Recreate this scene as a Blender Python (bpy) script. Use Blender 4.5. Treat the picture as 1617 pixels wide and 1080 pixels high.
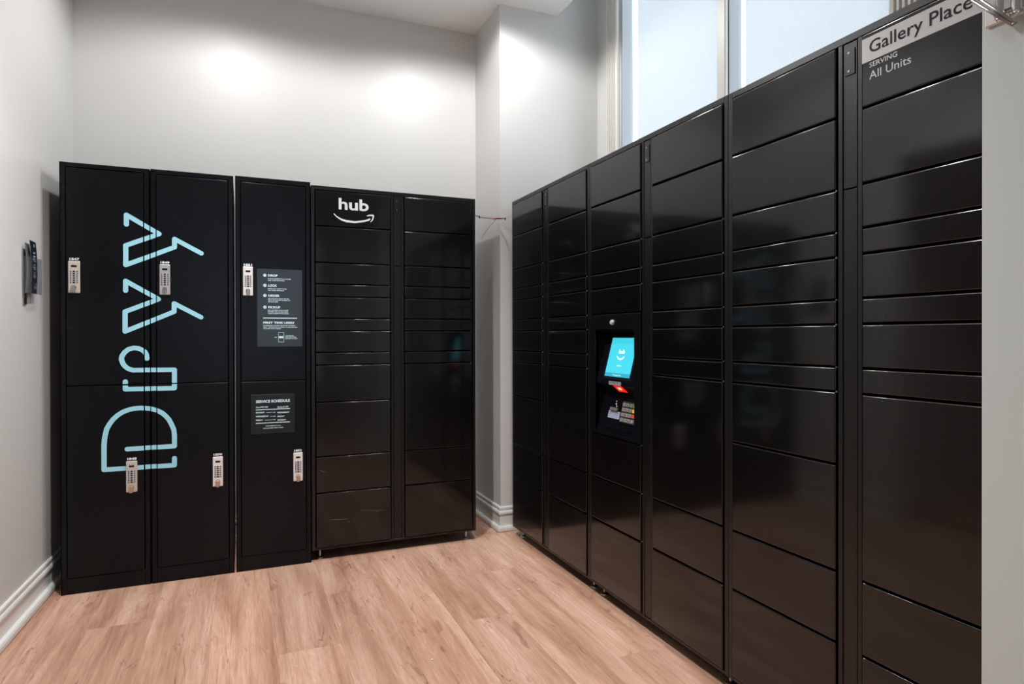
import bpy, bmesh, math, random
from mathutils import Vector, Matrix
random.seed(7)
for o in list(bpy.data.objects): bpy.data.objects.remove(o, do_unlink=True)
SC = bpy.context.scene
COL = SC.collection

# ------------------------------------------------------------------ camera
F, V0, YAW, PITCH, ROLL, CAMH = 1008.5, 534.63, 0.3998, -0.0042, -0.0020, 1.155
cd = bpy.data.cameras.new('camera'); cam = bpy.data.objects.new('camera', cd); COL.objects.link(cam)
cd.sensor_fit = 'HORIZONTAL'; cd.sensor_width = 36.0
cd.lens = F / 1617 * 36; cd.shift_y = (V0 - 540) / 1617; cd.clip_start = 0.02
s_, c_ = math.sin(YAW), math.cos(YAW); f0 = Vector((s_, c_, 0)); r0 = Vector((c_, -s_, 0)); z0 = Vector((0, 0, 1))
sp, cp, sr, cr = math.sin(PITCH), math.cos(PITCH), math.sin(ROLL), math.cos(ROLL)
fw = cp * f0 + sp * z0; up = -sp * f0 + cp * z0
rt = cr * r0 + sr * up; up2 = -sr * r0 + cr * up
M = Matrix((rt, up2, -fw)).transposed().to_4x4(); M.translation = Vector((0, 0, CAMH))
cam.matrix_world = M
SC.camera = cam

# ------------------------------------------------------------------ world, lights, exposure
SC.view_settings.view_transform = 'Standard'; SC.view_settings.look = 'None'
SC.view_settings.exposure = 0.0; SC.view_settings.gamma = 1.0; SC.view_settings.use_curve_mapping = False
EXT = 2.7
W = bpy.data.worlds.new('sky'); SC.world = W; W.use_nodes = True
nt = W.node_tree; nt.nodes.clear()
def N(nt, t, **k):
    n = nt.nodes.new(t)
    for a, v in k.items():
        if a.startswith('i_'): n.inputs[a[2:].replace('_', ' ')].default_value = v
        else: setattr(n, a, v)
    return n
tc = N(nt, 'ShaderNodeTexCoord'); no = N(nt, 'ShaderNodeTexNoise'); no.inputs['Scale'].default_value = 3.4; no.inputs['Detail'].default_value = 5
rp = N(nt, 'ShaderNodeValToRGB'); rp.color_ramp.elements[0].position = .46; rp.color_ramp.elements[1].position = .68
rp.color_ramp.elements[0].color = (.90, .93, 1.0, 1); rp.color_ramp.elements[1].color = (1.9, 1.95, 2.0, 1)
bg = N(nt, 'ShaderNodeBackground'); bg.inputs['Strength'].default_value = EXT
ow = N(nt, 'ShaderNodeOutputWorld')
nt.links.new(tc.outputs['Generated'], no.inputs['Vector']); nt.links.new(no.outputs['Fac'], rp.inputs['Fac'])
nt.links.new(rp.outputs['Color'], bg.inputs['Color']); nt.links.new(bg.outputs[0], ow.inputs[0])

CEIL = 3.115
LAMPS = [(-0.05, 3.00, 44, 164), (1.16, 3.02, 45, 166), (-0.02, 2.00, 230, 124), (0.95, 1.90, 90, 112), (-0.02, 0.35, 12, 118), (-0.02, -1.1, 8, 118)]  # first two read off wall highlights; the rest added to brighten floor and room
for x, y, p, cone in LAMPS:
    cool = y < 1; ld = bpy.data.lights.new('downlight_beam', 'SPOT'); ld.energy = p; ld.spot_size = math.radians(cone); ld.spot_blend = .32 if cone > 130 else .8
    ld.shadow_soft_size = .05; ld.color = (1.0, .99, .978) if not cool else (.92, .975, 1.0)
    lo = bpy.data.objects.new('downlight_beam', ld); lo.location = (x, y, CEIL - .03); COL.objects.link(lo)
# unseen cool fill lamp added behind the camera, before the closed rear wall
ld = bpy.data.lights.new('added_cool_fill', 'AREA'); ld.shape = 'RECTANGLE'; ld.size = 1.6; ld.size_y = 1.9; ld.energy = 9; ld.color = (.80, .90, 1.0)
lo = bpy.data.objects.new('added_cool_fill', ld); lo.location = (0.15, -2.45, 1.5); lo.rotation_euler = (math.radians(90), 0, 0); COL.objects.link(lo)

# ------------------------------------------------------------------ materials
def mat(name, col, rough=.5, metal=0, spec=.5, bump=None, emit=None, alpha=None):
    m = bpy.data.materials.new(name); m.use_nodes = True; nt = m.node_tree; b = nt.nodes['Principled BSDF']
    b.inputs['Base Color'].default_value = (*col, 1); b.inputs['Roughness'].default_value = rough
    b.inputs['Metallic'].default_value = metal; b.inputs['Specular IOR Level'].default_value = spec
    if emit: b.inputs['Emission Color'].default_value = (*emit[0], 1); b.inputs['Emission Strength'].default_value = emit[1]
    if bump:
        t = N(nt, 'ShaderNodeTexCoord'); n = N(nt, 'ShaderNodeTexNoise'); n.inputs['Scale'].default_value = bump[0]; n.inputs['Detail'].default_value = 2
        bu = N(nt, 'ShaderNodeBump'); bu.inputs['Strength'].default_value = bump[1]; bu.inputs['Distance'].default_value = bump[2]
        nt.links.new(t.outputs['Object'], n.inputs['Vector']); nt.links.new(n.outputs['Fac'], bu.inputs['Height']); nt.links.new(bu.outputs[0], b.inputs['Normal'])
    return m
def smudge(m, lo, hi, scale=3.0):
    nt = m.node_tree; b = nt.nodes['Principled BSDF']; t = N(nt, 'ShaderNodeTexCoord'); n = N(nt, 'ShaderNodeTexNoise')
    n.inputs['Scale'].default_value = scale; n.inputs['Detail'].default_value = 3; n.inputs['Roughness'].default_value = .5
    r = N(nt, 'ShaderNodeMapRange'); r.inputs['From Min'].default_value = .3; r.inputs['From Max'].default_value = .72
    r.inputs['To Min'].default_value = lo; r.inputs['To Max'].default_value = hi
    nt.links.new(t.outputs['Object'], n.inputs['Vector']); nt.links.new(n.outputs['Fac'], r.inputs['Value']); nt.links.new(r.outputs[0], b.inputs['Roughness'])
    return m
M_wall = mat('wall_paint', (.655, .652, .640), .40, spec=.5, bump=(140, .05, .001))
M_wall2 = mat('wall_paint_cool_lit', (.57, .62, .61), .45, spec=.4, bump=(140, .05, .001))  # wall paint with the cool cast of the light put into its colour
M_ceil = mat('ceiling_paint', (.90, .905, .895), .8)
M_trim = mat('white_trim_paint', (.74, .735, .72), .35)
M_casing = mat('window_casing_paint', (.76, .74, .70), .4)
M_black = smudge(mat('black_powder_coat', (.0010, .0010, .0013),  .34, spec=.12, bump=(500, .015, .0003)), .28, .38, 2.6)
M_matte = smudge(mat('black_satin_enamel', (.0026, .0034, .0054), .3, spec=.22), .22, .30, 3)
def coat(m, w, ro):
    b = m.node_tree.nodes['Principled BSDF']; b.inputs['Coat Weight'].default_value = w; b.inputs['Coat Roughness'].default_value = ro
coat(M_black, .85, .09)
M_liner = mat('gloss_black_liner', (.002, .002, .002), .07, spec=.8)
M_dark = mat('dark_interior', (.004, .004, .004), .7, spec=.2)
M_frame = mat('black_textured_frame', (.002, .002, .0024), .33, spec=.5, bump=(900, .12, .0004))
M_logo = mat('light_blue_vinyl', (.33, .66, .78), .5, spec=.3)
M_white = mat('white_print', (.72, .74, .76), .5, spec=.3)
M_cyan = mat('pale_cyan_print', (.55, .75, .80), .5, spec=.3)
M_silver = mat('silver_vinyl', (.50, .505, .52), .42, spec=.4)
M_poster = mat('charcoal_poster', (.025, .035, .045), .32)
M_poster2 = mat('black_poster', (.006, .008, .011), .28)
M_scuff = mat('pale_scuff', (.16, .15, .14), .6)
M_ink = mat('black_ink', (.006, .007, .010), .6, spec=.15)
M_chrome = mat('chrome', (.75, .75, .77), .12, metal=1)
M_steel = mat('brushed_steel', (.55, .54, .52), .3, metal=1)
M_cyl = mat('satin_cylinder', (.62, .60, .60), .45, metal=.4)
M_plate = mat('lock_plate_beige', (.60, .54, .48), .32, metal=.25)
M_plate2 = mat('lock_plate_silver', (.50, .49, .50), .3, metal=.5)
M_plate3 = mat('lock_plate_bright', (.80, .74, .72), .32, metal=.1)
M_btn = mat('lock_button', (.42, .42, .48), .4)
M_knobg = mat('lock_knob_grey', (.33, .32, .31), .3, metal=.6)
M_knobc = mat('lock_knob_copper', (.50, .34, .26), .3, metal=.5)
M_slot = mat('card_slot_grey', (.12, .11, .11), .4)
M_rubber = mat('black_plastic', (.003, .003, .0035), .25, spec=.35)
M_screen = mat('lit_screen', (.02, .1, .12), .2, emit=((.045, .52, .64), 1.25))
M_screen2 = mat('lit_screen_band', (.02, .1, .12), .2, emit=((.03, .36, .50), 1.0))
M_scrtxt = mat('lit_screen_text', (.5, .5, .5), .3, emit=((.75, .95, 1.0), 1.0))
M_red = mat('red_scanner_window', (.3, .0, .0), .3, emit=((1.0, .012, .015), 1.1))
M_red2 = mat('red_scanner_lamp', (.6, .1, .05), .3, emit=((1.0, .25, .12), 3.0))
M_key = mat('steel_keys', (.42, .40, .39), .35, metal=.5)
M_keyy = mat('yellow_key', (.7, .45, .03), .4); M_keyr = mat('red_key', (.6, .06, .05), .4); M_keyg = mat('green_key', (.12, .4, .1), .4)
M_ltblue = mat('pale_blue_label', (.33, .38, .50), .4)
M_leaf = mat('leaflet_black', (.014, .016, .026), .3)
M_leaf2 = mat('leaflet_slate', (.12, .12, .14), .4)
M_grey = mat('leaflet_grey', (.25, .26, .28), .5)
M_wire = mat('wire_black', (.02, .016, .016), .5); M_wirer = mat('wire_red', (.45, .03, .02), .5); M_wirew = mat('wire_white', (.55, .55, .55), .5)
M_debris = mat('paper_crumb', (.75, .72, .66), .8)

def glassmat(name, tint, rough, trans):
    m = bpy.data.materials.new(name); m.use_nodes = True; nt = m.node_tree; nt.nodes.clear()
    o = N(nt, 'ShaderNodeOutputMaterial'); t = N(nt, 'ShaderNodeBsdfTransparent'); t.inputs[0].default_value = (*tint, 1)
    g = N(nt, 'ShaderNodeBsdfGlossy'); g.inputs['Roughness'].default_value = rough; g.inputs[0].default_value = (1, 1, 1, 1)
    lw = N(nt, 'ShaderNodeLayerWeight'); lw.inputs[0].default_value = .5; pw = N(nt, 'ShaderNodeMath', operation='POWER'); pw.inputs[1].default_value = 5
    fr = N(nt, 'ShaderNodeMath', operation='MULTIPLY_ADD'); fr.inputs[1].default_value = .8; fr.inputs[2].default_value = .04; mx = N(nt, 'ShaderNodeMixShader')
    nt.links.new(lw.outputs['Facing'], pw.inputs[0]); nt.links.new(pw.outputs[0], fr.inputs[0])
    nt.links.new(fr.outputs[0], mx.inputs[0]); nt.links.new(t.outputs[0], mx.inputs[1]); nt.links.new(g.outputs[0], mx.inputs[2]); nt.links.new(mx.outputs[0], o.inputs[0])
    return m
M_glass = glassmat('window_glass', (.93, .97, .97), .02, 1)
M_acrylic = glassmat('clear_acrylic', (.95, .96, .98), .10, 1)
def shademat():
    m = bpy.data.materials.new('roller_shade_fabric'); m.use_nodes = True; nt = m.node_tree; nt.nodes.clear()
    o = N(nt, 'ShaderNodeOutputMaterial'); tl = N(nt, 'ShaderNodeBsdfTranslucent'); df = N(nt, 'ShaderNodeBsdfDiffuse'); tr = N(nt, 'ShaderNodeBsdfTransparent')
    t = N(nt, 'ShaderNodeTexCoord'); w1 = N(nt, 'ShaderNodeTexWave'); w1.bands_direction = 'Y'; w1.inputs['Scale'].default_value = 160; w1.inputs['Distortion'].default_value = 1
    w2 = N(nt, 'ShaderNodeTexNoise'); w2.inputs['Scale'].default_value = 60
    rp = N(nt, 'ShaderNodeValToRGB'); rp.color_ramp.elements[0].color = (.62, .64, .66, 1); rp.color_ramp.elements[1].color = (.70, .71, .73, 1)
    nt.links.new(t.outputs['Object'], w2.inputs['Vector']); nt.links.new(w2.outputs['Fac'], rp.inputs['Fac'])
    tl.inputs[0].default_value = (.5, .5, .5, 1); nt.links.new(rp.outputs[0], tl.inputs[0]); df.inputs[0].default_value = (.55, .55, .56, 1); tr.inputs[0].default_value = (.9, .92, .95, 1)
    a = N(nt, 'ShaderNodeMixShader'); a.inputs[0].default_value = .35; b = N(nt, 'ShaderNodeMixShader'); b.inputs[0].default_value = .16
    nt.links.new(tl.outputs[0], a.inputs[1]); nt.links.new(df.outputs[0], a.inputs[2]); nt.links.new(a.outputs[0], b.inputs[1]); nt.links.new(tr.outputs[0], b.inputs[2]); nt.links.new(b.outputs[0], o.inputs[0])
    return m
M_shade = shademat()

def woodmat():
    m = bpy.data.materials.new('pale_oak_vinyl'); m.use_nodes = True; nt = m.node_tree; b = nt.nodes['Principled BSDF']; L = nt.links.new
    t = N(nt, 'ShaderNodeTexCoord'); oi = N(nt, 'ShaderNodeObjectInfo')
    off = N(nt, 'ShaderNodeCombineXYZ'); mu = N(nt, 'ShaderNodeMath', operation='MULTIPLY'); mu.inputs[1].default_value = 57.0
    L(oi.outputs['Random'], mu.inputs[0]); L(mu.outputs[0], off.inputs[0]); L(mu.outputs[0], off.inputs[1])
    ad = N(nt, 'ShaderNodeVectorMath', operation='ADD'); L(t.outputs['Object'], ad.inputs[0]); L(off.outputs[0], ad.inputs[1])
    def mp(sx, sy):
        k = N(nt, 'ShaderNodeMapping'); k.inputs['Scale'].default_value = (sx, sy, 1); L(ad.outputs[0], k.inputs[0]); return k.outputs[0]
    def noise(v, det=3, ro=.5, dist=0):
        n = N(nt, 'ShaderNodeTexNoise'); n.inputs['Scale'].default_value = 1; n.inputs['Detail'].default_value = det; n.inputs['Roughness'].default_value = ro
        n.inputs['Distortion'].default_value = dist; L(v, n.inputs['Vector']); return n.outputs['Fac']
    broad = noise(mp(11, 1.0), 4, .55, .35)
    # cathedral grain: contour lines of a stretched noise field
    fld = noise(mp(9, 1.3), 2, .4, .7)
    k = N(nt, 'ShaderNodeMath', operation='MULTIPLY'); k.inputs[1].default_value = 90; L(fld, k.inputs[0])
    sn = N(nt, 'ShaderNodeMath', operation='SINE'); L(k.outputs[0], sn.inputs[0])
    fine = noise(mp(330, 9), 5, .62)
    mid = noise(mp(70, 2.0), 5, .62, .35)
    knot = noise(mp(13, 4.5), 3, .6, 1.5)
    def ramp(v, *els):
        r = N(nt, 'ShaderNodeValToRGB'); e = r.color_ramp.elements
        e[0].position, e[0].color = els[0][0], (*els[0][1], 1); e[1].position, e[1].color = els[-1][0], (*els[-1][1], 1)
        for p, c in els[1:-1]:
            q = e.new(p); q.color = (*c, 1)
        L(v, r.inputs['Fac']); return r.outputs['Color']
    base = ramp(broad, (.30, (.385, .208, .140)), (.45, (.50, .295, .208)), (.58, (.60, .375, .277)), (.72, (.69, .465, .365)))
    def mix(a, bb, f, mode='MIX'):
        x = N(nt, 'ShaderNodeMix', data_type='RGBA', blend_type=mode); 
        if isinstance(f, float): x.inputs['Factor'].default_value = f
        else: L(f, x.inputs['Factor'])
        L(a, x.inputs['A']); L(bb, x.inputs['B']); return x.outputs['Result']
    g1 = ramp(fine, (.32, (.80, .76, .73)), (.62, (1.07, 1.07, 1.07)))
    g2 = ramp(mid, (.30, (.76, .71, .67)), (.48, (1, 1, 1)), (.70, (1.08, 1.10, 1.11)))
    g3 = ramp(sn.outputs[0], (0, (.965, .955, .95)), (.80, (1.0, 1.0, 1.0)), (1.0, (1.05, 1.055, 1.06)))
    c = mix(base, g1, .8, 'MULTIPLY'); c = mix(c, g2, .8, 'MULTIPLY'); c = mix(c, g3, 1.0, 'MULTIPLY')
    kn = ramp(knot, (.30, (.60, .50, .43)), (.37, (1, 1, 1)))
    c = mix(c, kn, .6, 'MULTIPLY')
    # thin splits
    cf = noise(mp(16, 1.6), 3, .55, .5); ab = N(nt, 'ShaderNodeMath', operation='SUBTRACT'); ab.inputs[1].default_value = .5; L(cf, ab.inputs[0])
    aa = N(nt, 'ShaderNodeMath', operation='ABSOLUTE'); L(ab.outputs[0], aa.inputs[0])
    crk = ramp(aa.outputs[0], (.0, (.42, .30, .24)), (.007, (1, 1, 1)))
    gate = ramp(noise(mp(5, 3.0), 2, .5), (.54, (0, 0, 0)), (.60, (1, 1, 1)))
    c = mix(c, crk, gate, 'MULTIPLY')
    hs = N(nt, 'ShaderNodeHueSaturation'); vr = N(nt, 'ShaderNodeMapRange'); vr.inputs['To Min'].default_value = .96; vr.inputs['To Max'].default_value = 1.14
    L(oi.outputs['Random'], vr.inputs['Value']); L(vr.outputs[0], hs.inputs['Value']); L(c, hs.inputs['Color']); L(hs.outputs[0], b.inputs['Base Color'])
    b.inputs['Roughness'].default_value = .42; b.inputs['Specular IOR Level'].default_value = .4
    bu = N(nt, 'ShaderNodeBump'); bu.inputs['Strength'].default_value = .15; bu.inputs['Distance'].default_value = .001; L(fine, bu.inputs['Height']); L(bu.outputs[0], b.inputs['Normal'])
    return m
M_wood = woodmat()

# ------------------------------------------------------------------ mesh helpers
def obj(name, bm, m, parent=None, smooth=False, loc=None):
    me = bpy.data.meshes.new(name); bmesh.ops.recalc_face_normals(bm, faces=bm.faces) if bm.faces else None
    bm.to_mesh(me); bm.free(); me.materials.append(m)
    if smooth:
        for p in me.polygons: p.use_smooth = True
    o = bpy.data.objects.new(name, me); COL.objects.link(o)
    if parent: o.parent = parent
    if loc: o.location = loc
    return o
def box(bm, x0, x1, y0, y1, z0, z1, bev=0, seg=1):
    x0, x1 = sorted((x0, x1)); y0, y1 = sorted((y0, y1)); z0, z1 = sorted((z0, z1))
    r = bmesh.ops.create_cube(bm, size=1); vs = r['verts']
    for v in vs: v.co = Vector(((x0 + x1) / 2 + v.co.x * (x1 - x0), (y0 + y1) / 2 + v.co.y * (y1 - y0), (z0 + z1) / 2 + v.co.z * (z1 - z0)))
    if bev:
        es = list({e for v in vs for e in v.link_edges})
        bmesh.ops.bevel(bm, geom=es, offset=bev, segments=seg, affect='EDGES', profile=.5)
    return bm
def B(*a, **k):
    bm = bmesh.new(); return box(bm, *a, **k)
def tube(bm, p0, p1, r0, r1=None, n=12, caps=True):
    p0, p1 = Vector(p0), Vector(p1); r1 = r0 if r1 is None else r1; d = (p1 - p0)
    r = bmesh.ops.create_cone(bm, cap_ends=caps, segments=n, radius1=r0, radius2=r1, depth=d.length)
    q = d.to_track_quat('Z', 'Y').to_matrix().to_4x4(); q.translation = (p0 + p1) / 2
    bmesh.ops.transform(bm, matrix=q, verts=r['verts']); return bm
def sphere(bm, c, r, n=10):
    k = bmesh.ops.create_uvsphere(bm, u_segments=n, v_segments=max(5, n // 2 + 1), radius=r); bmesh.ops.translate(bm, vec=Vector(c), verts=k['verts']); return bm
def path(bm, pts, r, n=6):
    for a, b in zip(pts, pts[1:]): tube(bm, a, b, r, n=n)
    for p in pts[1:-1]: sphere(bm, p, r, 6)
    return bm
M_winframe = mat('window_frame_grey', (.34, .37, .41), .4)
def wn(o):
    m = o.modifiers.new('weighted_normals', 'WEIGHTED_NORMAL'); m.keep_sharp = False; m.weight = 100
def quad(bm, pts):
    bm.faces.new([bm.verts.new(Vector(p)) for p in pts]); return bm
def tag(o, label=None, cat=None, group=None, kind=None):
    if label: o['label'] = label
    if cat: o['category'] = cat
    if group: o['group'] = group
    if kind: o['kind'] = kind
    return o
def empty(name, loc, label=None, cat=None, group=None):
    o = bpy.data.objects.new(name, None); COL.objects.link(o); o.location = loc; o.empty_display_size = .1
    return tag(o, label, cat, group)
def part(name, bm, m, parent, **k):
    """bm is in world coordinates; parent chain sits at known offsets"""
    off = Vector((0, 0, 0)); p = parent
    while p: off += p.location; p = p.parent
    bmesh.ops.translate(bm, vec=-off, verts=bm.verts)
    return obj(name, bm, m, parent, **k)
# surfaces for flat print: origin O, right R, up U, normal NRM
def surf_back(y): return lambda u, v, d=0: Vector((u, y - d, v))          # wall units facing the camera: u = world X
def surf_right(x): return lambda u, v, d=0: Vector((x - d, -u, v))         # bank on the right: u = -world Y
_cache = {}
def text_mesh(s, bold=0.0, shear=0.0, space=1.0):
    key = (s, bold, shear, space)
    if key in _cache: return _cache[key]
    cu = bpy.data.curves.new('t', 'FONT'); cu.body = s; cu.size = 1; cu.offset = bold; cu.shear = shear; cu.space_character = space
    cu.resolution_u = 3; cu.fill_mode = 'FRONT'
    o = bpy.data.objects.new('t', cu); COL.objects.link(o)
    dg = bpy.context.evaluated_depsgraph_get(); dg.update(); me = bpy.data.meshes.new_from_object(o.evaluated_get(dg))
    vs = [(v.co.x, v.co.y) for v in me.vertices]; fs = [tuple(p.vertices) for p in me.polygons]
    bpy.data.objects.remove(o, do_unlink=True); bpy.data.curves.remove(cu); bpy.data.meshes.remove(me)
    _cache[key] = (vs, fs); return vs, fs
CAP = max(y for x, y in text_mesh('H')[0])
def text(bm, S, s, u, v, cap, width=None, align='L', bold=0.0, shear=0.0, d=.0005, space=1.0, maxw=None):
    vs, fs = text_mesh(s, bold, shear, space)
    if not vs: return
    x0 = min(a for a, b in vs); x1 = max(a for a, b in vs); k = cap / CAP
    kx = width / (x1 - x0) if width else k
    w = (x1 - x0) * kx; ox = u if align == 'L' else (u - w / 2 if align == 'C' else u - w)
    nv = [bm.verts.new(S(ox + (a - x0) * kx, v + b * k, d)) for a, b in vs]
    for f in fs:
        try: bm.faces.new([nv[i] for i in f])
        except ValueError: pass
def poly(bm, S, pts, d=.0005):
    bm.faces.new([bm.verts.new(S(u, v, d)) for u, v in pts])
def rect(bm, S, u0, u1, v0, v1, d=.0005): poly(bm, S, [(u0, v0), (u1, v0), (u1, v1), (u0, v1)], d)
def disc(bm, S, u, v, r, d=.0005, n=18): poly(bm, S, [(u + r * math.cos(i * 2 * math.pi / n), v + r * math.sin(i * 2 * math.pi / n)) for i in range(n)], d)

# ------------------------------------------------------------------ room shell
LWX = lambda y: -0.838 + .037 * (y - 2.9)       # left wall face (it runs very slightly out of square)
YB = 3.93; COLX, COLY = 1.406, 3.505; WX = 2.07; SX, SY = 1.202, .715; YR = -2.6; ZT = 3.75
def prism(bm, ring, z0, z1):
    a = [bm.verts.new((x, y, z0)) for x, y in ring]; b = [bm.verts.new((x, y, z1)) for x, y in ring]; n = len(ring)
    for i in range(n): bm.faces.new((a[i], a[(i + 1) % n], b[(i + 1) % n], b[i]))
    bm.faces.new(a[::-1]); bm.faces.new(b); return bm
S = lambda o: tag(o, kind='structure')
OP0, OP1, OPH = .30, 2.70, 2.25      # opening to an unseen corridor, added to darken the locker reflections
bm = bmesh.new()
for a, b, z0, z1 in ((YR, OP0, 0, ZT), (OP1, YB + .1, 0, ZT), (OP0, OP1, OPH, ZT)):
    prism(bm, [(LWX(a), a), (LWX(b), b), (LWX(b) - .12, b), (LWX(a) - .12, a)], z0, z1)
S(obj('wall_left', bm, M_wall))
bm = bmesh.new(); CX0 = -3.0  # added corridor shell, unseen except as dark reflections
box(bm, CX0, LWX(OP0) - .121, OP0 - .4, OP0 - .3, 0, 2.6); box(bm, CX0, LWX(OP1) - .1, OP1 + .3, OP1 + .4, 0, 2.6); box(bm, CX0 - .1, CX0, OP0 - .4, OP1 + .4, 0, 2.6)
box(bm, CX0, LWX(OP1) - .1, OP0 - .4, OP1 + .4, 2.6, 2.7)
S(obj('wall_added_corridor', bm, M_wall))
S(obj('floor_added_corridor', B(CX0, LWX(YR) - .125, OP0 - .4, OP1 + .4, -.12, -.001), M_wood))
S(obj('wall_back', B(LWX(YB) , COLX, YB, YB + .1, 0, ZT), M_wall))
S(obj('wall_corner', B(COLX, 2.145, COLY, YB + .1, 0, ZT), M_wall))
bm = prism(bmesh.new(), [(SX, YR), (SX, SY), (2.4, SY), (2.4, SY - .12), (SX + .14, SY - .12), (SX + .14, YR)], 0, ZT)
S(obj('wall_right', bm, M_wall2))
S(obj('wall_rear', B(LWX(YR) - .12, SX + .14, YR - .1, YR, 0, ZT), M_wall))
# window wall, openings left free
WIN = [(2.380, 3.233), (1.520, 2.336)]
bm = bmesh.new(); SILL, HEAD = 1.10, 3.60
box(bm, WX, WX + .075, SY, COLY, 0, SILL); box(bm, WX, WX + .075, SY, COLY, HEAD, ZT)
box(bm, WX, WX + .075, WIN[0][1], COLY, SILL, HEAD); box(bm, WX, WX + .075, SY, WIN[1][0], SILL, HEAD)
box(bm, WX, WX + .075, WIN[1][1], WIN[0][0], SILL, HEAD)
S(obj('wall_window', bm, M_wall))
# ceiling with the raised pocket along the window
bm = bmesh.new(); box(bm, LWX(YR) - .12, 1.787, YR - .1, YB + .1, CEIL, CEIL + .12)
box(bm, 1.767, 1.787, YR, COLY, CEIL + .12, ZT)
box(bm, 1.6, 2.4, YR - .1, YB + .1, ZT, ZT + .1)
S(obj('ceiling', bm, M_ceil))
# floor: sub floor slab with planks as parts
fl = S(obj('floor', B(LWX(YR) - .12, 2.4, YR - .1, YB + .1, -.12, -.008), M_dark))
PW, PL = .2265, 1.52
JOIN = {-5: 2.46, -4: 3.44, -3: 2.965, -2: 1.93, -1: 3.47, 0: 2.46, 1: 2.945, 2: 3.50, 3: 2.45, 4: 2.925, 5: 1.96, 6: 3.2}
bm = B(-PW / 2 + .0001, PW / 2 - .0001, -PL / 2 + .0001, PL / 2 - .0001, -.006, 0)
es = [e for e in bm.edges if all(v.co.z > -.001 for v in e.verts)]
bmesh.ops.bevel(bm, geom=es, offset=.0003, segments=1, affect='EDGES')
pm = bpy.data.meshes.new('plank'); bm.to_mesh(pm); bm.free(); pm.materials.append(M_wood)
for r in range(-5, 7):
    xc = .1135 + PW * (r + .5)
    if xc > 1.75: continue
    y = JOIN[r]
    while y < YB + .05: y += PL
    while y > YR:
        y0, y1 = y - PL, y
        o = bpy.data.objects.new('plank', pm); COL.objects.link(o); o.parent = fl
        # the last piece against each wall is a cut one, scaled to fit
        a, b_ = max(y0, YR), min(y1, YB - .002)
        xa, xb = xc - PW / 2, xc + PW / 2
        if r == -5: xa = LWX(YR)
        if b_ - a > .02:
            o.location = ((xa + xb) / 2, (a + b_) / 2, 0); o.scale = ((xb - xa) / PW, (b_ - a) / PL, 1)
        else: bpy.data.objects.remove(o)
        y -= PL
# baseboards: one profile run along each wall
PROF = [(0, .145), (.006, .145), (.010, .140), (.010, .128), (.006, .123), (.013, .119), (.016, .112), (.016, .103), (.008, .098), (.008, .032), (.024, .031), (.028, .022), (.028, .006), (.024, 0), (0, 0)]
def base(name, pts):
    bm = bmesh.new(); rings = []
    for i, p in enumerate(pts):
        p = Vector(p); n = Vector((0, 0))
        dirs = []
        if i > 0: dirs.append((p - Vector(pts[i - 1])).normalized())
        if i < len(pts) - 1: dirs.append((Vector(pts[i + 1]) - p).normalized())
        ns = [Vector((d.y, -d.x)) for d in dirs]
        n = sum(ns, Vector((0, 0))).normalized(); n = n / max(.3, n.dot(ns[0]))
        rings.append([bm.verts.new((p.x + n.x * t, p.y + n.y * t, z)) for t, z in PROF])
    for a, b in zip(rings, rings[1:]):
        for j in range(len(PROF) - 1): bm.faces.new((a[j], a[j + 1], b[j + 1], b[j]))
    return S(obj(name, bm, M_trim))
base('baseboard_left', [(LWX(OP1), OP1), (LWX(YB), YB)])
base('baseboard_back', [(LWX(YB), YB), (COLX, YB)])
base('baseboard_corner', [(COLX, YB), (COLX, COLY), (1.93, COLY)])
base('baseboard_right', [(SX, SY), (SX, YR)])
# windows: frame, panes; casings as trim
for i, (a, b) in enumerate(WIN):
    x0, x1 = WX + .001, WX + .074
    fr = B(x0, x1, a + .0005, a + .012, SILL, HEAD)
    box(fr, x0, x1, b - .012, b - .0005, SILL, HEAD)
    box(fr, x0, x1, a + .012, b - .012, HEAD - .03, HEAD - .0005)
    box(fr, x0, x1, a + .012, b - .012, SILL + .0005, SILL + .03)
    w = S(obj('window_%d' % (i + 1), fr, M_winframe))
    sash = bmesh.new()
    for q in ((SILL + .03, SILL + .07), (HEAD - .07, HEAD - .03)): box(sash, WX + .052, WX + .073, a + .0125, b - .0125, *q)
    obj('sash', sash, M_winframe, w)
    obj('pane', B(WX + .060, WX + .065, a + .0125, b - .0125, SILL + .0705, HEAD - .0705), M_glass, w)
def casing(name, y0, y1):
    bm = bmesh.new(); n = 5; pts = [(WX, y1)]; w = (y1 - y0)
    pts += [(WX - .022, y1), (WX - .026, y1 - .008)]
    for k in range(n):
        c = y1 - .014 - (w - .028) * (k + .5) / n; h = (w - .028) / n * .5
        pts += [(WX - .026, c + h * .55), (WX - .012, c + h * .30), (WX - .012, c - h * .30), (WX - .026, c - h * .55)]
    pts += [(WX - .026, y0 + .008), (WX - .022, y0), (WX, y0)]
    prism(bm, pts, SILL - .1, HEAD + .08)
    return S(obj(name, bm, M_casing))
casing('trim_1', 3.243, 3.362); casing('trim_2', 1.39, 1.518)
S(obj('trim_3', B(WX - .02, WX - .0005, 2.328, 2.384, SILL - .1, HEAD + .05, bev=.003), M_casing))
S(obj('trim_4', B(WX - .03, WX - .0005, 1.52, 2.326, SILL - .04, SILL - .002, bev=.003), M_casing))
S(obj('trim_5', B(WX - .03, WX - .0005, 2.386, 3.24, SILL - .04, SILL - .002, bev=.003), M_casing))

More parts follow.
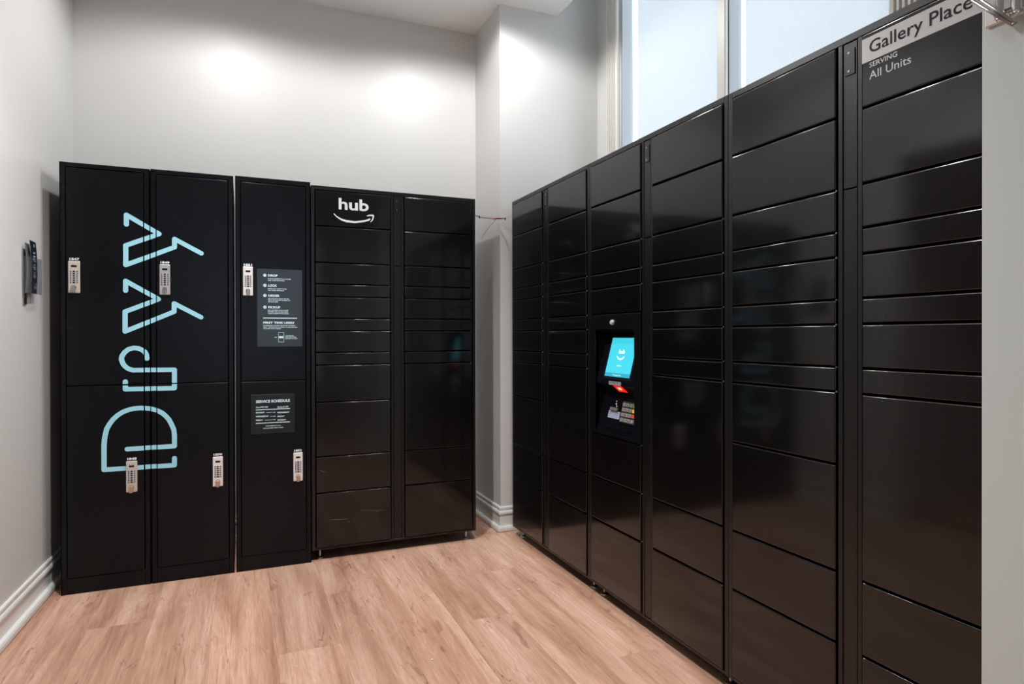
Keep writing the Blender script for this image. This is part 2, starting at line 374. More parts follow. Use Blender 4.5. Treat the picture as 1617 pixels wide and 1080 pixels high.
# ------------------------------------------------------------------ roller shades
for i, (y0, y1, lab) in enumerate([(2.396, 3.104, 'pale translucent roller shade in the left window, beside the fluted casing and corner wall'),
                              (1.545, 2.250, 'pale translucent roller shade in the right window, with a bead chain at its left edge')]):
    t = empty('roller_shade', (WX + .07, (y0 + y1) / 2, HEAD - .1), lab, 'window shade')
    part('shade_cloth', B(WX + .0295, WX + .0305, y0, y1, SILL + .06, HEAD - .06), M_shade, t)
    part('bottom_bar', B(WX + .024, WX + .036, y0, y1, SILL + .035, SILL + .06, bev=.003), M_trim, t)
    part('roller_tube', tube(bmesh.new(), (WX + .03, WIN[i][0] + .0125, HEAD - .055), (WX + .03, WIN[i][1] - .0125, HEAD - .055), .019, n=16), M_steel, t, smooth=True)
    ch = bmesh.new(); yc = y1 + .018
    for xx in ((WX + .018, WX + .042) if i else ()):
        z = 1.95
        while z < 3.45:
            bmesh.ops.create_icosphere(ch, subdivisions=1, radius=.0021, matrix=Matrix.Translation((xx, yc, z))); z += .0062
        tube(ch, (xx, yc, 1.95), (xx, yc, 3.5), .0007, n=5)
    if i: part('bead_chain', ch, M_white, t)
    else: ch.free()

# ------------------------------------------------------------------ downlights in the ceiling
for k, (x, y, p, cool) in enumerate(LAMPS):
    t = empty('downlight', (x, y, CEIL), ['round recessed downlight nearest the locker wall on the left', 'round recessed downlight nearest the corner pier',
        'added recessed downlight in mid room that brightens the floor', 'added recessed downlight beside the tall right locker bank', 'added cool recessed downlight above the camera position', 'added cool recessed downlight furthest behind the camera'][k], 'ceiling light', 'recessed downlights in the ceiling')
    bm = bmesh.new(); n = 28
    ri = [(.052, -.001), (.075, -.006), (.08, -.0005), (.052, -.0005)]
    rg = [[bm.verts.new((x + r * math.cos(a * 2 * math.pi / n), y + r * math.sin(a * 2 * math.pi / n), CEIL + z)) for a in range(n)] for r, z in ri]
    for q in range(3):
        for a in range(n): bm.faces.new((rg[q][a], rg[q][(a + 1) % n], rg[q + 1][(a + 1) % n], rg[q + 1][a]))
    part('trim_ring', bm, M_trim, t)

# ------------------------------------------------------------------ parcel locker modules
MW, MD, TOPZ, BOT = .8904, .50, 1.9278, .0554
ZL = [1.904, 1.7195, 1.5317, 1.4213, 1.3563, 1.2452, 1.1805, 1.0690, 1.0041, .8135, .5329, .3455, .070]
KZ = .7225
A0, A1 = .0219, .4067
def locker_module(S, label, kiosk=False, header=None, tag_group='black parcel locker modules'):
    """S(u, z, d): u runs 0..MW left to right over the front, d is the distance in front of the cabinet face"""
    o0 = S(MW / 2, 0, -MD / 2)
    root = empty('parcel_locker', o0, label, 'locker', tag_group)
    def bx(bm, u0, u1, z0, z1, d0, d1, bev=0, seg=1):
        p, q = S(u0, z0, d0), S(u1, z1, d1)
        return box(bm, p.x, q.x, p.y, q.y, p.z, q.z, bev, seg)
    # shell: hollow cabinet with front face frame
    bm = bmesh.new(); th = .0015
    bx(bm, .001, .016, BOT, TOPZ - .0005, -MD, -.004, 0); bx(bm, MW - .016, MW - .001, BOT, TOPZ - .0005, -MD, -.004)
    bx(bm, .001, MW - .001, BOT, BOT + .012, -MD, -.004); bx(bm, .001, MW - .001, TOPZ - .014, TOPZ - .001, -MD, -.004)
    bx(bm, .001, MW - .001, BOT, TOPZ - .001, -MD - .002, -MD)
    for u in (A1 + .006, MW - A1 - .021): bx(bm, u, u + .015, BOT, TOPZ - .01, -MD, -.006)
    part('cabinet_shell', bm, M_frame, root)
    bm = bmesh.new(); e = .0035
    bx(bm, .0006, A0 - e, BOT, TOPZ, -.02, 0, .0012); bx(bm, MW - A0 + e, MW - .0006, BOT, TOPZ, -.02, 0, .0012)
    bx(bm, A0 - e, MW - A0 + e, ZL[0] + .004, TOPZ, -.02, -.0002, .0012); bx(bm, A0 - e, MW - A0 + e, BOT, ZL[12] - .004, -.02, -.0002, .0012)
    s0, s1 = A1 + .0165, MW - A1 - .0165
    bx(bm, A1 + .003, s0, BOT + .01, ZL[0] + .004, -.02, -.0004, .0012); bx(bm, s1, MW - A1 - .003, BOT + .01, ZL[0] + .004, -.02, -.0004, .0012)
    part('face_frame', bm, M_frame, root)
    for z0, z1 in ((ZL[2] + .002, ZL[0] + .002), (ZL[12] - .002, ZL[2] - .002)):
        part('divider_panel', bx(bmesh.new(), s0 + .0022, s1 - .0022, z0, z1, -.014, -.0015, .0012), M_frame, root)
    cv = part('cover_plate', bx(bmesh.new(), s0 + .007, s1 - .007, 1.822, 1.888, -.0015, .001, .0008), M_frame, root)
    for z in (1.832, 1.879):
        bm = bmesh.new(); u = (s0 + s1) / 2 - .002; tube(bm, S(u, z, .001), S(u, z, .0022), .0032, n=10); part('screw', bm, M_knobg, cv)
    g = .0032
    for cx in (0, 1):
        u0, u1 = (A0, A1) if cx == 0 else (MW - A1, MW - A0)
        rows = list(range(13))
        if kiosk and cx == 0: zz = [(ZL[i], ZL[i + 1]) for i in range(5)] + [(KZ, ZL[10]), (ZL[10], ZL[11]), (ZL[11], ZL[12])]
        elif (cx == 1): zz = [(ZL[i], ZL[i + 1]) for i in range(8)] + [(ZL[8], ZL[10]), (ZL[10], ZL[11]), (ZL[11], ZL[12])]
        else: zz = [(ZL[i], ZL[i + 1]) for i in range(12)]
        for k, (zt, zb) in enumerate(zz):
            dn = .006 if zb > ZL[12] + .001 else 0
            bm = bx(bmesh.new(), u0 + .0005, u1 - .0005, zb + dn, zt, -.016, .0055, .0036, 3)
            d = part('door', bm, M_black, root, smooth=True); wn(d)
            if header and header[0] == cx and k == 0: header[1](d, S, u0, u1, zb, zt)
            # little hinge pin at the corner of each door
            if 2 <= k <= 8:
                bm = bmesh.new(); tube(bm, S(u1 - .004, zt + .0005, -.003), S(u1 - .004, zt + .0045, -.003), .0028, n=6)
                part('hinge_pin', bm, M_knobg, d)
    for u in (.045, MW - .045):
        for dd in (-.05, -MD + .06):
            p = S(u, 0, dd); bm = bmesh.new()
            tube(bm, p, p + Vector((0, 0, .006)), .019, .018, 16); tube(bm, p + Vector((0, 0, .006)), p + Vector((0, 0, .012)), .018, .008, 16); tube(bm, p + Vector((0, 0, .01)), p + Vector((0, 0, BOT)), .006, n=10)
            part('levelling_foot', bm, M_steel, root)
    return root, bx
XR, Y0 = 1.438, 3.3995
def S_right(m):
    def f(u, z, d=0): return Vector((XR - d, Y0 - m * MW - u, z))
    return f
def S_hub(u, z, d=0): return Vector((.325 + u, 3.404 - d, z))

def hub_header(d, S, u0, u1, zb, zt):
    bm = bmesh.new(); T = lambda u, v, q=.0005: S(u - .325, v, .0055 + q)
    text(bm, T, 'hub', .463, 1.8145, .0555, width=.154, bold=.024)
    top = [(.4393, 1.7905), (.452, 1.778), (.475, 1.7660), (.5005, 1.7595), (.5455, 1.7565), (.5909, 1.7640), (.612, 1.7715), (.6235, 1.7775)]
    bot = [(.6258, 1.7680), (.6120, 1.7615), (.5909, 1.7545), (.5454, 1.7465), (.5005, 1.7485), (.4749, 1.7560), (.452, 1.7710), (.437, 1.7865)]
    for i in range(7): poly(bm, T, [top[i], top[i + 1], bot[7 - i - 1], bot[7 - i]])
    # arrow head
    hd = [(.604, 1.7885), (.618, 1.7955), (.636, 1.7975), (.6455, 1.7945), (.6440, 1.7800), (.6385, 1.7670), (.6280, 1.7560), (.6255, 1.7585), (.6335, 1.7700), (.6372, 1.7810), (.6365, 1.7885), (.626, 1.7890), (.611, 1.7865)]
    n = len(hd)
    for i in range(6): poly(bm, T, [hd[i], hd[i + 1], hd[n - 2 - i], hd[n - 1 - i]], .0006)
    part('lettering', bm, M_white, d)
def place_header(d, S, u0, u1, zb, zt):
    T = lambda u, v, q=.0005: Vector((XR - .0055 - q, -u, v))
    bm = bmesh.new(); rect(bm, T, -1.134, -(Y0 - 3 * MW + A0) - .003, 1.833, 1.893, .0004)
    part('sign_band', bm, M_silver, d)
    bm = bmesh.new(); text(bm, T, 'Gallery Place', -1.1135, 1.852, .0295, width=1.1135 - .871, bold=.008, d=.0009)
    part('band_lettering', bm, M_ink, d)
    bm = bmesh.new(); text(bm, T, 'SERVING', -1.1135, 1.8165, .0115, width=.073, bold=.014); text(bm, T, 'All Units', -1.114, 1.787, .0195, width=.1075, bold=.004)
    part('lettering', bm, M_silver, d)

hub, _ = locker_module(S_hub, 'black two-column parcel locker with the white arrow logo against the back wall', header=(0, hub_header))
m1, _ = locker_module(S_right(0), 'black parcel locker at the far end of the right bank, beside the corner pier')
m2, bx2 = locker_module(S_right(1), 'middle black parcel locker module of the right bank holding the lit touch screen and keypad', kiosk=True)
m3, _ = locker_module(S_right(2), 'black parcel locker module of the right bank with the silver sign band, nearest the camera', header=(1, place_header))

# old scuffs on the bottom left door of the hub locker
bm = bmesh.new(); T = surf_back(3.404 - .0055)
def scuff(a, b, w):
    a, b = Vector(a), Vector(b); n = (b - a).normalized(); n = Vector((-n.y, n.x)) * w; poly(bm, T, [tuple(a - n * .3), tuple((a + b) / 2 - n), tuple(b - n * .3), tuple(b + n * .3), tuple((a + b) / 2 + n), tuple(a + n * .3)], .0003)
for a, b, w in (((.560, .240), (.712, .228), .0006), ((.412, .208), (.508, .203), .0012), ((.648, .222), (.668, .226), .0007), ((.500, .182), (.515, .190), .0007), ((.356, .470), (.395, .455), .0009)): scuff(a, b, w)
part('scuff_marks', bm, M_scuff, hub)

# touch screen kiosk panel in module 2
S2 = S_right(1); Y2 = Y0 - MW            # u = Y2 - y
U = lambda y: Y2 - y
zt, zb = ZL[5], KZ + .006
ol, orr, ot, ob = U(2.452), U(2.147), 1.182, .742
bm = bmesh.new(); fr = .0055
bx2(bm, A0, ol, zb, zt, -.016, fr, .001); bx2(bm, orr, A1, zb, zt, -.016, fr, .001); bx2(bm, ol, orr, ot, zt, -.016, fr, .001); bx2(bm, ol, orr, zb, ob, -.016, fr, .001)
kp = part('kiosk_panel', bm, M_rubber, m2)
bm = bmesh.new()   # inner cavity liner
X = lambda y, z, dep: (XR + dep, y, z)
for (y, ) in ((2.452,), (2.147,)):
    quad(bm, [X(y, ob, 0), X(y, ot, 0), X(y, ot, .11), X(y, ob, .11)])
quad(bm, [X(2.452, ot, 0), X(2.147, ot, 0), X(2.147, ot, .11), X(2.452, ot, .11)])
quad(bm, [X(2.452, ob, 0), X(2.147, ob, 0), X(2.147, ob, .11), X(2.452, ob, .11)])
quad(bm, [X(2.452, ob, .11), X(2.147, ob, .11), X(2.147, ot, .11), X(2.452, ot, .11)])
part('recess_liner', bm, M_liner, kp)
def slant(z, z0, x0, z1, x1): return x0 + (z - z0) / (z1 - z0) * (x1 - x0)
DX = lambda z: slant(z, .962, .002, 1.172, .058)
bm = bmesh.new(); ya, yb = 2.4495, 2.1495   # wedge screen housing with ledge and back-sloping underside
prof = [(.002, .962), (.002, .948), (.040, .915), (.10, .915), (.10, 1.172), (.058, 1.172)]
va = [bm.verts.new((XR + a, ya, z)) for a, z in prof]; vb = [bm.verts.new((XR + a, yb, z)) for a, z in prof]
for i in range(6): bm.faces.new((va[i], va[(i + 1) % 6], vb[(i + 1) % 6], vb[i]))
bm.faces.new(va[::-1]); bm.faces.new(vb); part('screen_housing', bm, M_matte, kp)
def TS(u, v, q=.0005): return Vector((XR + DX(v) - q, -u, v))
bm = bmesh.new(); rect(bm, TS, -2.402, -2.186, .972, 1.156, .001); part('screen_bezel', bm, M_poster2, kp)
bm = bmesh.new(); rect(bm, TS, -2.389, -2.197, .998, 1.146, .002); part('screen', bm, M_screen, kp)
bm = bmesh.new(); rect(bm, TS, -2.389, -2.197, .982, .998, .002); text(bm, TS, 'Powered by Hub', -2.293, .987, .0055, width=.06, align='C', d=.003); part('screen_footer', bm, M_screen2, kp)
bm = bmesh.new(); text(bm, TS, 'hub', -2.315, 1.080, .016, width=.045, bold=.03, d=.003)
a = [(-2.323, 1.071), (-2.308, 1.061), (-2.292, 1.059), (-2.276, 1.063), (-2.266, 1.070)]; b_ = [(-2.266, 1.0655), (-2.276, 1.057), (-2.292, 1.0525), (-2.308, 1.055), (-2.325, 1.067)]
for i in range(4): poly(bm, TS, [a[i], a[i + 1], b_[3 - i], b_[4 - i]], .003)
text(bm, TS, 'Select Start', -2.293, 1.026, .006, width=.036, align='C', d=.003); text(bm, TS, 'Powered by Hub', -2.293, .987, .005, width=.06, align='C', d=.0035)
part('screen_graphics', bm, M_scrtxt, kp)
TL = lambda u, v, q=.0005: Vector((XR + .002 - q, -u, v))
bm = bmesh.new()
for q in ((-2.346, -2.253, .9605, .9620), (-2.346, -2.253, .9485, .9500), (-2.346, -2.3445, .9485, .9620), (-2.2545, -2.253, .9485, .9620)): rect(bm, TL, *q, .001)
text(bm, TL, 'POSITION LABEL HERE', -2.2995, .9527, .0048, width=.082, align='C', bold=.01, d=.001); part('label_strip', bm, M_white, kp)
SD = lambda z: slant(z, .948, .002, .915, .040)
TR = lambda u, v, q=.0005: Vector((XR + SD(v) - q, -u, v - q))
bm = bmesh.new(); rect(bm, TR, -2.318, -2.252, .919, .946, .0008); part('scanner_window', bm, M_red, kp)
bm = bmesh.new(); rect(bm, TR, -2.297, -2.272, .929, .940, .0016); part('scanner_lamp', bm, M_red2, kp)
KD = lambda z: slant(z, .743, .002, .914, .044)
bm = bmesh.new(); prof = [(.002, .743), (.044, .914), (.10, .914), (.10, .743)]
va = [bm.verts.new((XR + a, ya, z)) for a, z in prof]; vb = [bm.verts.new((XR + a, yb, z)) for a, z in prof]
for i in range(4): bm.faces.new((va[i], va[(i + 1) % 4], vb[(i + 1) % 4], vb[i]))
bm.faces.new(va[::-1]); bm.faces.new(vb); part('keypad_housing', bm, M_matte, kp)
TK = lambda u, v, q=.0005: Vector((XR + KD(v) - q, -u, v))
def rail(bm, T, u0, u1, v0, v1, w, d0, d1):
    for a in ((u0, u1, v0, v0 + w), (u0, u1, v1 - w, v1), (u0, u0 + w, v0, v1), (u1 - w, u1, v0, v1)):
        c = [T(a[0], a[2], d0), T(a[1], a[2], d0), T(a[1], a[3], d0), T(a[0], a[3], d0), T(a[0], a[2], d1), T(a[1], a[2], d1), T(a[1], a[3], d1), T(a[0], a[3], d1)]
        v = [bm.verts.new(p) for p in c]
        for f in ((4, 5, 6, 7), (0, 1, 5, 4), (1, 2, 6, 5), (2, 3, 7, 6), (3, 0, 4, 7)): bm.faces.new([v[i] for i in f])
def slab(bm, T, u0, u1, v0, v1, d0, d1):
    c = [T(u0, v0, d0), T(u1, v0, d0), T(u1, v1, d0), T(u0, v1, d0), T(u0, v0, d1), T(u1, v0, d1), T(u1, v1, d1), T(u0, v1, d1)]
    v = [bm.verts.new(p) for p in c]
    for f in ((4, 5, 6, 7), (0, 1, 5, 4), (1, 2, 6, 5), (2, 3, 7, 6), (3, 0, 4, 7)): bm.faces.new([v[i] for i in f])
bm = bmesh.new(); rail(bm, TK, -2.43, -2.16, .765, .902, .003, 0, .003); part('keypad_surround', bm, M_frame, kp)
bm = bmesh.new(); slab(bm, TK, -2.366, -2.286, .838, .888, 0, .006); part('card_reader', bm, M_rubber, kp)
bm = bmesh.new(); slab(bm, TK, -2.362, -2.305, .838, .850, .006, .011); part('card_slot', bm, M_slot, kp)
bm = bmesh.new(); rect(bm, TK, -2.330, -2.322, .862, .868, .007); disc(bm, TK, -2.326, .876, .003, .007, 8); rect(bm, TK, -2.322, -2.315, .854, .859, .007); part('card_symbol', bm, M_white, kp)
bm = bmesh.new(); slab(bm, TK, -2.378, -2.290, .804, .834, 0, .003); part('instruction_label', bm, M_ltblue, kp)
bm = bmesh.new()
for k, s in enumerate(('Insert card or use keypad', 'Follow the instructions', 'shown on the screen')): text(bm, TK, s, -2.374, .8265 - .0085 * k, .004, width=.078, d=.004)
part('label_print', bm, M_leaf, kp)
bm = bmesh.new(); slab(bm, TK, -2.282, -2.170, .794, .880, 0, .004); part('keypad_plate', bm, M_steel, kp)
keys = bmesh.new(); spec = {3: []}
for r in range(4):
    for c in range(4):
        u = -2.272 + c * .0255; v = .862 - r * .0205; m = None
        if c == 3 and r < 3: m = (M_keyg, M_keyy, M_keyr)[r]
        if m:
            bm = bmesh.new(); slab(bm, TK, u, u + .019, v, v + .013, .004, .009); part('coloured_key', bm, m, kp)
        else: slab(keys, TK, u, u + .019, v, v + .013, .004, .009)
part('number_keys', keys, M_key, kp)
bm = bmesh.new(); n = 0
for r in range(4):
    for c in range(3): text(bm, TK, ['1', '2', '3', '4', '5', '6', '7', '8', '9', '*', '0', '#'][r * 3 + c], -2.2665 + c * .0255, .8645 - r * .0205, .008, d=.0095, bold=.01)
part('key_digits', bm, M_rubber, kp)
bm = bmesh.new(); p = Vector((XR - .0055, 2.306, 1.211)); tube(bm, p, p + Vector((-.006, 0, 0)), .0115, .0105, 20); tube(bm, p + Vector((-.006, 0, 0)), p + Vector((-.009, 0, 0)), .0085, .0075, 16)
part('lock_cylinder', bm, M_cyl, kp, smooth=False)

# ------------------------------------------------------------------ tall wardrobe style lockers with the vertical logo
CY = 3.400
logo = {
 'y1': [(-0.4882, 1.6715), (-0.4881, 1.7148), (-0.3563, 1.6356), (-0.4912, 1.5741), (-0.4915, 1.4846), (-0.2922, 1.5768), (-0.2921, 1.6151), (-0.1783, 1.5531)],
 'y2': [(-0.4925, 1.3672), (-0.4923, 1.411), (-0.3596, 1.3302), (-0.4949, 1.2699), (-0.4953, 1.1792), (-0.295, 1.2725), (-0.2948, 1.3108), (-0.1811, 1.2474)],
 'r': [(-0.4084, 1.0536), (-.4100, 1.0690), (-0.4160, 1.0830), (-0.4274, 1.0935), (-0.4427, 1.1008), (-0.4611, 1.1030), (-0.4825, 1.0969), (-0.4989, 1.0817), (-.5085, 1.0650), (-0.5105, 1.0510), (-0.5039, 1.0300), (-.4960, 1.0185), (-.4830, 1.0070), (-0.4645, 1.0003), (-0.2947, 0.9986), (-0.295, 0.9116), (-0.4953, 0.9134), (-0.4952, 0.9484)],
 'D': [(-0.4891, 0.6373), (-0.296, 0.638), (-0.2958, 0.6906), (-.2985, .7160), (-0.3065, 0.738), (-.3170, .7620), (-0.3317, 0.7824), (-.3480, .7980), (-0.3663, 0.8091), (-0.3974, 0.8198), (-0.4346, 0.8244), (-0.4600, 0.8232), (-0.4835, 0.8182), (-.5060, .8090), (-0.5259, 0.7957), (-.5450, .7770), (-0.559, 0.7556), (-.5690, .7360), (-0.5740, 0.7148), (-.5780, .6900), (-0.5802, 0.6597), (-0.5806, 0.5501), (-0.2964, 0.548), (-0.2962, 0.5811)]}
LW = .0098 / 2 + .0004
def clip_poly(pts, u0, u1, v0, v1):
    def cl(pts, f, inter):
        out = []
        for i in range(len(pts)):
            a, b = pts[i - 1], pts[i]
            if f(b):
                if not f(a): out.append(inter(a, b))
                out.append(b)
            elif f(a): out.append(inter(a, b))
        return out
    ix = lambda c: (lambda a, b: (c, a[1] + (b[1] - a[1]) * (c - a[0]) / (b[0] - a[0])))
    iy = lambda c: (lambda a, b: (a[0] + (b[0] - a[0]) * (c - a[1]) / (b[1] - a[1]), c))
    for f, g in ((lambda p: p[0] >= u0, ix(u0)), (lambda p: p[0] <= u1, ix(u1)), (lambda p: p[1] >= v0, iy(v0)), (lambda p: p[1] <= v1, iy(v1))):
        if pts: pts = cl(pts, f, g)
    return pts
def stroke(parent, rectz, ysurf):
    T = surf_back(ysurf); k = 0; R = .0105
    for key, pts in logo.items():
        runs, cur = [], []
        for i, a in enumerate(pts):
            els = [[(a[0] + R * math.cos(j * math.pi / 10), a[1] + R * math.sin(j * math.pi / 10)) for j in range(20)]]
            if i < len(pts) - 1:
                p, q = Vector(a), Vector(pts[i + 1]); n = (q - p).normalized(); n = Vector((-n.y, n.x)) * R
                els.append([tuple(p + n), tuple(q + n), tuple(q - n), tuple(p - n)][::-1])
            for e in els:
                c = clip_poly(e, *rectz)
                if len(c) > 2: cur.append(c)
                elif cur: runs.append(cur); cur = []
        if cur: runs.append(cur)
        for run in runs:
            bm = bmesh.new()
            for c in run: poly(bm, T, c, .0004 + .000004 * (k % 30)); k += 1
            bmesh.ops.triangulate(bm, faces=bm.faces); part('logo_stroke', bm, M_logo, parent)
def keypad_lock(root, cx, cz, num, pm, km, knob):
    y = CY - .004; T = surf_back(y); w, h = .0225, .0715
    lk = part('keypad_lock', B(cx - w, cx + w, y - .012, y, cz - h, cz + h, bev=.0035, seg=2), pm, root)
    T = surf_back(y - .012)
    part('display', B(cx - .0105, cx + .0105, y - .0128, y - .0119, cz + .044, cz + .0525), M_rubber, lk)
    bm = bmesh.new(); bt = bmesh.new()
    for r in range(6):
        z = cz + .0245 - r * .0098
        box(bm, cx - .0145, cx + .0145, y - .0126, y - .0119, z - .0031, z + .0031)
        for s in (-1, 1): box(bt, cx + s * .0075 - .0036, cx + s * .0075 + .0036, y - .0140, y - .0121, z - .0036, z + .0036, bev=.0006)
    part('keypad_backing', bm, M_rubber, lk); part('keypad_buttons', bt, M_btn, lk)
    bm = bmesh.new(); zc = cz - .046
    tube(bm, (cx, y - .012, zc), (cx, y - .022, zc), .0105, .0100, 20)
    if knob != 'side':
        box(bm, cx - .0075, cx + .0075, y - .034, y - .020, zc - .025, zc + .006, bev=.0015)
    else: box(bm, cx - .002, cx + .009, y - .030, y - .018, zc - .009, zc + .009, bev=.0015)
    part('turn_knob', bm, km, lk)
    bm = bmesh.new(); text(bm, surf_back(CY - .004), num, cx, cz + h + .0045, .0095, width=.038, align='C', bold=.045); part('locker_number', bm, M_white, root)
def tall_locker(x0, x1, label, top, nums):
    root = empty('laundry_locker', ((x0 + x1) / 2, CY + .25, 0), label, 'locker', 'tall black laundry lockers against the back wall')
    D = .50; st = .0235; dz0, dz1, sp = .074, 1.912, .932
    bm = bmesh.new()
    box(bm, x0, x0 + .003, CY, CY + D, 0, top); box(bm, x1 - .003, x1, CY, CY + D, 0, top); box(bm, x0, x1, CY, CY + D, top - .003, top)
    box(bm, x0, x1, CY + D - .003, CY + D, 0, top); box(bm, x0 + .003, x1 - .003, CY + .001, CY + D - .003, .05, .053); box(bm, x0 + .003, x1 - .003, CY + .03, CY + D - .003, sp - .005, sp)
    part('cabinet_shell', bm, M_matte, root)
    bm = bmesh.new()
    box(bm, x0, x0 + st - .002, CY, CY + .025, 0, top, bev=.0008); box(bm, x1 - st + .002, x1, CY, CY + .025, 0, top, bev=.0008)
    box(bm, x0 + st - .002, x1 - st + .002, CY + .0001, CY + .025, dz1 + .004, top, bev=.0008); box(bm, x0 + st - .002, x1 - st + .002, CY + .0001, CY + .025, 0, dz0 - .002, bev=.0022, seg=3)
    ff = part('face_frame', bm, M_matte, root)
    doors = []
    for z0, z1 in ((sp + .004, dz1), (dz0, sp)):
        d = part('door', B(x0 + st + .001, x1 - st - .001, CY - .004, CY + .016, z0, z1, bev=.0030, seg=3), M_matte, root, smooth=True); wn(d); doors.append((d, z0, z1))
    for d, z0, z1 in doors: stroke(d, (x0 + st + .0022, x1 - st - .0022, z0 + .001, z1 - .001), CY - .004)
    stroke(ff, (x0, x0 + st - .0025, 0, top), CY); stroke(ff, (x1 - st + .0025, x1, 0, top), CY)
    for n in nums: keypad_lock(root, *n)
    return root
tall_locker(-.7465, -.3960, 'leftmost tall black locker beside the left wall, with half the logo', 1.935,
            [(-.690, 1.422, '1847', M_plate, M_knobg, 'down'), (-.4705, .5110, '1848', M_plate, M_knobc, 'down')])
tall_locker(-.3920, -.0380, 'middle tall black locker crossed by the right half of the pale blue logo', 1.937,
            [(-.332, 1.422, '1849', M_plate2, M_chrome, 'side'), (-.110, .504, '1850', M_plate3, M_knobc, 'down')])
t3 = tall_locker(-.0290, .3220, 'rightmost tall black locker with two printed notices on its doors', 1.940,
            [(.0275, 1.426, '1851', M_plate3, M_knobg, 'down'), (.258, .497, '1852', M_plate3, M_knobc, 'down')])
# notices
p1 = obj('instruction_poster', B(.069, .281, CY - .0055, CY - .0042, 1.104, 1.490), M_poster); tag(p1, 'charcoal instruction poster with pale print on the upper door of the tall locker', 'poster')
T = surf_back(CY - .0055); bm = bmesh.new(); k = .2116 / 71.0   # metres per photo pixel near the poster
def q1(px, py): return .069 + (px - 437) / 6.75 * k, 1.488 - (py - 152) / 6.75 * (.386 / 124.4)
rows = [(217, 'DROP', 654, [('PLACE GARMENTS IN A LOCKER', 796, 252), ('AND CLOSE THE DOOR.', 728, 270)]), (326, 'LOCK', 646, [('ENTER ANY 4-DIGIT CODE', 748, 360), ('AND TWIST THE KNOB.', 722, 378)]),
        (435, 'ORDER', 674, [('USE THE DRYY DROP APP OR', 773, 467), ('TEXT THE LOCKER NUMBER TO', 786, 484), ('202-240-3000.', 658, 501)]), (561, 'PICKUP', 680, [('GET NOTIFIED WITH LOCKER', 768, 593), ('NUMBER AND ACCESS CODE', 763, 610), ('WHEN GARMENTS ARE READY.', 775, 628)])]
for y, head, xr, subs in rows:
    u, v = q1(518, y); disc(bm, T, u, v, .0078)
    u, v = q1(551, y + 11); text(bm, T, head, u, v, .0098, width=(xr - 551) / 6.75 * k, bold=.05)
    for s, xe, yy in subs:
        u, v = q1(549, yy + 6); text(bm, T, s, u, v, .0048, width=(xe - 549) / 6.75 * k, bold=.03)
u0, v0 = q1(499, 682); u1, v1 = q1(860, 673); rect(bm, T, u0, u1, v0, v1)
u, v = q1(499, 738); text(bm, T, 'FIRST TIME USER?', u, v, .0092, width=(830 - 499) / 6.75 * k, bold=.05)
for s, xe, yy in (('DOWNLOAD THE DRYY DROP APP OR SIMPLY', 843, 758), ('TEXT "CREATE (YOUR EMAIL)" TO 202-240-3000', 862, 776), ('TO START YOUR ORDER.', 686, 793)):
    u, v = q1(499, yy + 6); text(bm, T, s, u, v, .0048, width=(xe - 499) / 6.75 * k, bold=.03)
u, v = q1(618, 891); text(bm, T, 'OR', u, v, .004, width=.012, bold=.03)
for s, xe, yy in (('AVAILABLE ON', 822, 870), ('APPLE APP STORE', 850, 885), ('GOOGLE PLAY STORE', 862, 900)):
    u, v = q1(729, yy + 5); text(bm, T, s, u, v, .0042, width=(xe - 729) / 6.75 * k, bold=.03)
u0, v0 = q1(658, 940); u1, v1 = q1(718, 832)
for a in ((u0, u1, v0, v0 + .002), (u0, u1, v1 - .002, v1), (u0, u0 + .0016, v0, v1), (u1 - .0016, u1, v0, v1), (u0 + .003, u1 - .003, (v0 + v1) / 2 - .005, (v0 + v1) / 2 + .006)): rect(bm, T, *a)
part('printed_text', bm, M_cyan, p1)
bm = bmesh.new()
for i, y in enumerate((217, 326, 435, 561)):
    u, v = q1(518, y + 5); text(bm, T, str(i + 1), u, v, .0065, align='C', d=.0009)
part('step_numbers', bm, M_poster, p1)
p2 = obj('schedule_sign', B(.0385, .2435, CY - .0055, CY - .0042, .672, .867, bev=.0006), M_poster2); tag(p2, 'black service schedule sign with white print on the lower door of the tall locker', 'sign')
bm = bmesh.new(); kk = .205 / 985 ; q2 = lambda px, py: (.0385 + (px - 90) * kk, .862 - (py - 145 + (px - 90) * .028) * (.190 / 800))
def t2(s, x0, x1, yb, cap, bold=.03, shear=0):
    u, v = q2(x0, yb); text(bm, T, s, u, v, cap, width=(x1 - x0) * kk, bold=bold, shear=shear)
t2('SERVICE SCHEDULE', 200, 965, 290, .0120, .045); t2('Drop-Off BY 9AM', 200, 470, 400, .0080, .02, .3); t2('Pick-Up BY 6PM', 675, 930, 398, .0080, .02, .3)
for x0, x1, y0, y1 in ((197, 965, 445, 429), (197, 965, 725, 709)):
    a, b = q2(x0, y0); c, d = q2(x1, y1); rect(bm, T, a, c, b, b + .0038)
for s, e, s2, e2, y in (('MONDAY', 400, 'WEDNESDAY', 960, 508), ('WEDNESDAY', 490, 'FRIDAY', 845, 588), ('FRIDAY', 365, 'MONDAY', 880, 665)):
    t2(s, 197, e, y, .0062, .045, .2); t2(s2, 677, e2, y + 3, .0062, .045, .2)
    a, b = q2(e + 30, y - 14); c, d = q2(640, y - 14); rect(bm, T, a, c - .006, b - .0008, b + .0008); poly(bm, T, [(c - .007, b - .0028), (c, b), (c - .007, b + .0028)])
t2('SUPPORT@DRYY.COM', 415, 752, 785, .0042, .03); t2('202-240-3000 | DRYY.COM', 360, 808, 832, .0042, .03)
part('printed_text', bm, M_cyan, p2)

